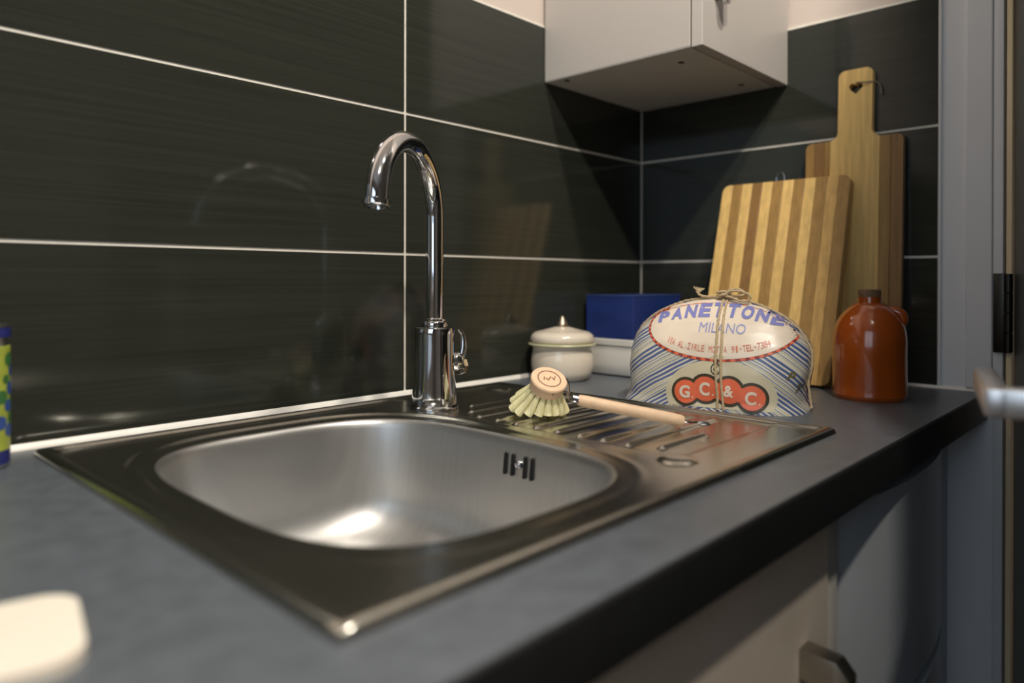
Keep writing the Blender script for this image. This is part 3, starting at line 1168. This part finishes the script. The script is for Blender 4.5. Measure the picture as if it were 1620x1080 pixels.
tw = empty('twine', (0, 0, 0))
tw.parent = pan
zs_ = [.1395, .136, .131, .12, .107, .094, .08, .064, .048, .032, .016, .002]
twine('strand', [drape(.0095 + .007 * (1 - z / .145) + .0006 * sin(z * 90), z, .0014) for z in zs_])
twine('strand', [drape(.0150 + .0085 * (1 - z / .145) + .0008 * cos(z * 70), z, .0014) for z in zs_])


def ridge(x, off=.0014, y=-.012):
    hit = BV.ray_cast(Vector((x, y, .3)), Vector((0, 0, -1)))
    if hit[0] is None:
        nr_ = BV.find_nearest(Vector((x, y, .06)))
        return nr_[0] + nr_[1] * off
    return hit[0] + hit[1] * off


twine('strand', [ridge(x) for x in (.008, .015, .025, .04, .055, .068, .080, .090, .098, .103)] + [BV.find_nearest(Vector((.13, -.012, z)))[0] + Vector((.0014, 0, 0)) for z in (.088, .07, .05, .03, .01)])
twine('strand', [ridge(x) for x in (.008, -.005, -.022, -.04, -.055, -.068, -.080, -.090, -.098, -.103)] + [BV.find_nearest(Vector((-.13, -.012, z)))[0] + Vector((-.0014, 0, 0)) for z in (.088, .07, .05, .03, .01)])
t0 = Vector((.009, -.012, .1405))
twine('knot', [t0 + Vector(v) * 1.3 for v in ((-.006, -.003, 0), (0, -.006, .003), (.006, -.002, .004), (.004, .004, .004), (-.004, .003, .005), (-.006, -.003, .005), (.002, -.005, .006), (.007, 0, .002))], .0019)
twine('bow_loop', [t0 + Vector(v) * 1.25 for v in ((0, -.002, .002), (.008, -.006, .0065), (.018, -.009, .0070), (.027, -.009, .0035), (.028, -.009, -.0015), (.020, -.010, -.0035), (.010, -.008, .0), (0, -.003, .002))])
twine('bow_loop', [t0 + Vector(v) * 1.25 for v in ((0, 0, .003), (.007, .002, .0085), (.016, .002, .0085), (.021, 0, .004), (.014, -.004, .0015), (.004, -.003, .002))])
twine('loose_end', [t0 + Vector(v) for v in ((0, 0, .002), (-.010, -.001, .0015), (-.022, -.003, .0010), (-.032, -.004, .0035), (-.036, -.004, .0095))])
for k in range(5):
    twine('frayed_end', [t0 + Vector((-.033, -.004, .0050)), t0 + Vector((-.035 + k * .0012, -.004, .0090)), t0 + Vector((-.0395 + k * .0032, -.005 + k * .001, .0140 - .0006 * k))], .0011)

# ------------------------------------------------------------------ dish brush
br = empty('dish_brush', (-.610, -.275, DK))
tag(br, 'wooden dish brush with pale bristles lying on the drainer', 'brush')
HC = Vector((-.6085, -.2750, .0458)) - br.location
back_ = Vector((-.757, -.653, 0))
rgt = Vector((.653, -.757, 0))
nrm = (back_ * .50 + Vector((0, 0, 1)) * .80 + rgt * .22).normalized()
q = nrm.to_track_quat('Z', 'Y').to_matrix().to_4x4()
bm = bmesh.new()
lathe(bm, [(0, -.0115), (.0180, -.0115), (.0196, -.0105), (.0203, -.008), (.0206, -.0025), (.0200, -.0018)], 48, HC, q)
obj('head', bm, 'beech', br)
bm = bmesh.new()
lathe(bm, [(.0190, -.0020), (.0203, -.0016), (.0214, -.0002), (.0216, .0026), (.0206, .0042), (.0, .0046)], 48, HC, q)
cap = obj('head_cap', bm, 'beech', br)
bm = bmesh.new()
lathe(bm, [(.0128, .00465), (.0134, .0048), (.0140, .00465)], 40, HC, q)
cm = Matrix.Translation(HC) @ q
for k, (a, b, l, an) in enumerate(((-.006, .001, .005, 1.2), (-.0025, -.001, .005, -1.0), (.001, .001, .005, .9), (.0045, -.001, .005, -1.1), (.0072, .001, .004, 1.1))):
    dv = Vector((cos(an), sin(an), 0)) * l * .5
    c_ = Vector((a, b, .0047))
    tube(bm, [cm @ (c_ - dv), cm @ (c_ + dv)], .0006, 6)
obj('burnt_mark', bm, 'brandmark', cap)
# bristle tufts in two rings, each splaying outwards
for ringn, (cnt, r_in, splay, ln) in enumerate(((15, .0145, .44, .041), (8, .0080, .22, .038))):
    for k in range(cnt):
        t = 2 * pi * (k + .5 * ringn) / cnt
        d_ = Vector((cos(t), sin(t), 0))
        base = d_ * r_in + Vector((0, 0, -.010))
        dirv = (d_ * splay + Vector((0, 0, -1))).normalized()
        Lk = ln
        # trim the tuft where it meets the drainer
        tip = cm @ (base + dirv * Lk)
        b3 = cm @ base
        if tip.z < .0040:
            f_ = (b3.z - .0040) / (b3.z - tip.z)
            Lk *= f_
        bm = bmesh.new()
        P = [cm @ (base + dirv * Lk * s_ + d_ * .0025 * s_ * s_) for s_ in (0, .25, .5, .75, 1)]
        for p_ in P:
            p_.z = max(p_.z, .0055 if p_ is not P[-1] else .0045)
        tube(bm, P, [.0024, .0033, .0041, .0049, .0053], 10)
        obj('bristle_tuft', bm, 'bristle', br)
hs0 = Vector((-.6270, -.3330, .0335)) - br.location
hs1 = Vector((-.5515, -.4180, .0115)) - br.location
hd_ = (hs1 - hs0).normalized()
# steel wire yoke between head and handle
e0 = HC + nrm * -.0010
sidev = hd_.cross(nrm).normalized()
for s_ in (-1, 1):
    bm = bmesh.new()
    tube(bm, spline([e0 + hd_ * .006 + sidev * s_ * .0200, e0 + hd_ * .0215 + sidev * s_ * .0105, hs0 - hd_ * .008 + sidev * s_ * .0038, hs0 + hd_ * .006 + sidev * s_ * .0030], 6), .0011, 8)
    obj('wire_yoke', bm, 'wire', br)
bm = bmesh.new()
tube(bm, [hs0 - hd_ * .007, hs0 - hd_ * .006, hs0 + hd_ * .002], [.0040, .0052, .0052], 16)
obj('ferrule', bm, 'wire', br)
bm = bmesh.new()
Lh = (hs1 - hs0).length
tube(bm, [hs0 + hd_ * Lh * s_ for s_ in (0, .012, .08, .3, .6, .9, .975, 1)], [.0050, .0060, .0063, .0064, .0066, .0065, .0060, .0048], 24)
obj('handle', bm, 'beech', br)
bm = bmesh.new()
hk = hs1
fw = Vector((hd_.x, hd_.y, 0)).normalized()
sd = Vector((-fw.y, fw.x, 0))
zl = -.0025
tube(bm, spline([hk - hd_ * .004, hk + fw * .006 + Vector((0, 0, zl * .5)), hk + fw * .016 + sd * .007 + Vector((0, 0, zl)), hk + fw * .026 + sd * .003 + Vector((0, 0, zl)), hk + fw * .026 - sd * .006 + Vector((0, 0, zl)), hk + fw * .016 - sd * .007 + Vector((0, 0, zl))], 6), .0012, 8)
obj('hanging_hook', bm, 'wire', br)

# ------------------------------------------------------------------ spray can at the left edge
cn = empty('spray_can', (-1.108, -.0575, 0))
tag(cn, 'slim yellow-green printed can with navy ends beside the wall', 'can')
CR = .0225
bm = bmesh.new()
lathe(bm, [(0, .001), (CR - .003, .0), (CR - .0012, .001), (CR - .001, .003), (CR - .001, .004)], 40)
obj('base_rim', bm, 'silver', cn)
bm = bmesh.new()
lathe(bm, [(CR - .002, .004), (CR, .0045), (CR, .0155), (CR - .001, .016)], 40)
obj('bottom_band', bm, 'navy', cn)
bm = bmesh.new()
lathe(bm, [(CR - .001, .016), (CR, .0162), (CR, .1050), (CR - .001, .1056)], 40)
lbo = obj('label', bm, 'canlabel', cn)
bm = bmesh.new()
lathe(bm, [(CR - .001, .1056), (CR - .0026, .1075), (CR - .0026, .1125), (CR - .001, .1130)], 40)
obj('neck', bm, 'silver', cn)
bm = bmesh.new()
lathe(bm, [(CR - .002, .1130), (CR + .0005, .1134), (CR + .0005, .1205), (CR - .001, .1215)], 40)
obj('cap', bm, 'navy', cn)
bm = bmesh.new()
lathe(bm, [(CR - .001, .1215), (CR, .1220), (CR - .0005, .1240), (CR - .004, .1242), (0, .1230)], 40)
obj('cap_rim', bm, 'silver', cn)
for t, z, rr, m_ in ((-.55, .094, .0065, 'green'), (-.35, .084, .0055, 'bluedot'), (-.75, .077, .004, 'green'), (-.45, .069, .0062, 'bluedot'), (-.28, .058, .005, 'green'), (-.6, .054, .0055, 'bluedot'), (-.38, .043, .0062, 'green'), (-.55, .033, .006, 'bluedot'), (-.25, .030, .004, 'bluedot'), (-.95, .062, .006, 'green'), (-1.0, .040, .006, 'bluedot')):
    bm = bmesh.new()
    vs = [bm.verts.new(((CR + .0003) * cos(t + rr * cos(a) / CR), (CR + .0003) * sin(t + rr * cos(a) / CR), z + rr * sin(a))) for a in [2 * pi * k / 14 for k in range(14)]]
    c_ = bm.verts.new(((CR + .0004) * cos(t), (CR + .0004) * sin(t), z))
    for k in range(14):
        bm.faces.new((vs[k], vs[(k + 1) % 14], c_))
    obj('printed_spot', bm, m_, lbo)

# ------------------------------------------------------------------ cream block at the near left
bm = bmesh.new()
poly = rrect(-.060, .060, -.040, .040, .018, 10)
prism(bm, poly, 0, .006, lambda a, b, d: (a, b, d), .002)
so = obj('soap_block', bm, 'soap', None, loc=(-1.196, -.431, 0))
so.rotation_euler = (0, 0, radians(-12))
tag(so, 'flat cream soap block with rounded corners lying on the worktop', 'soap')
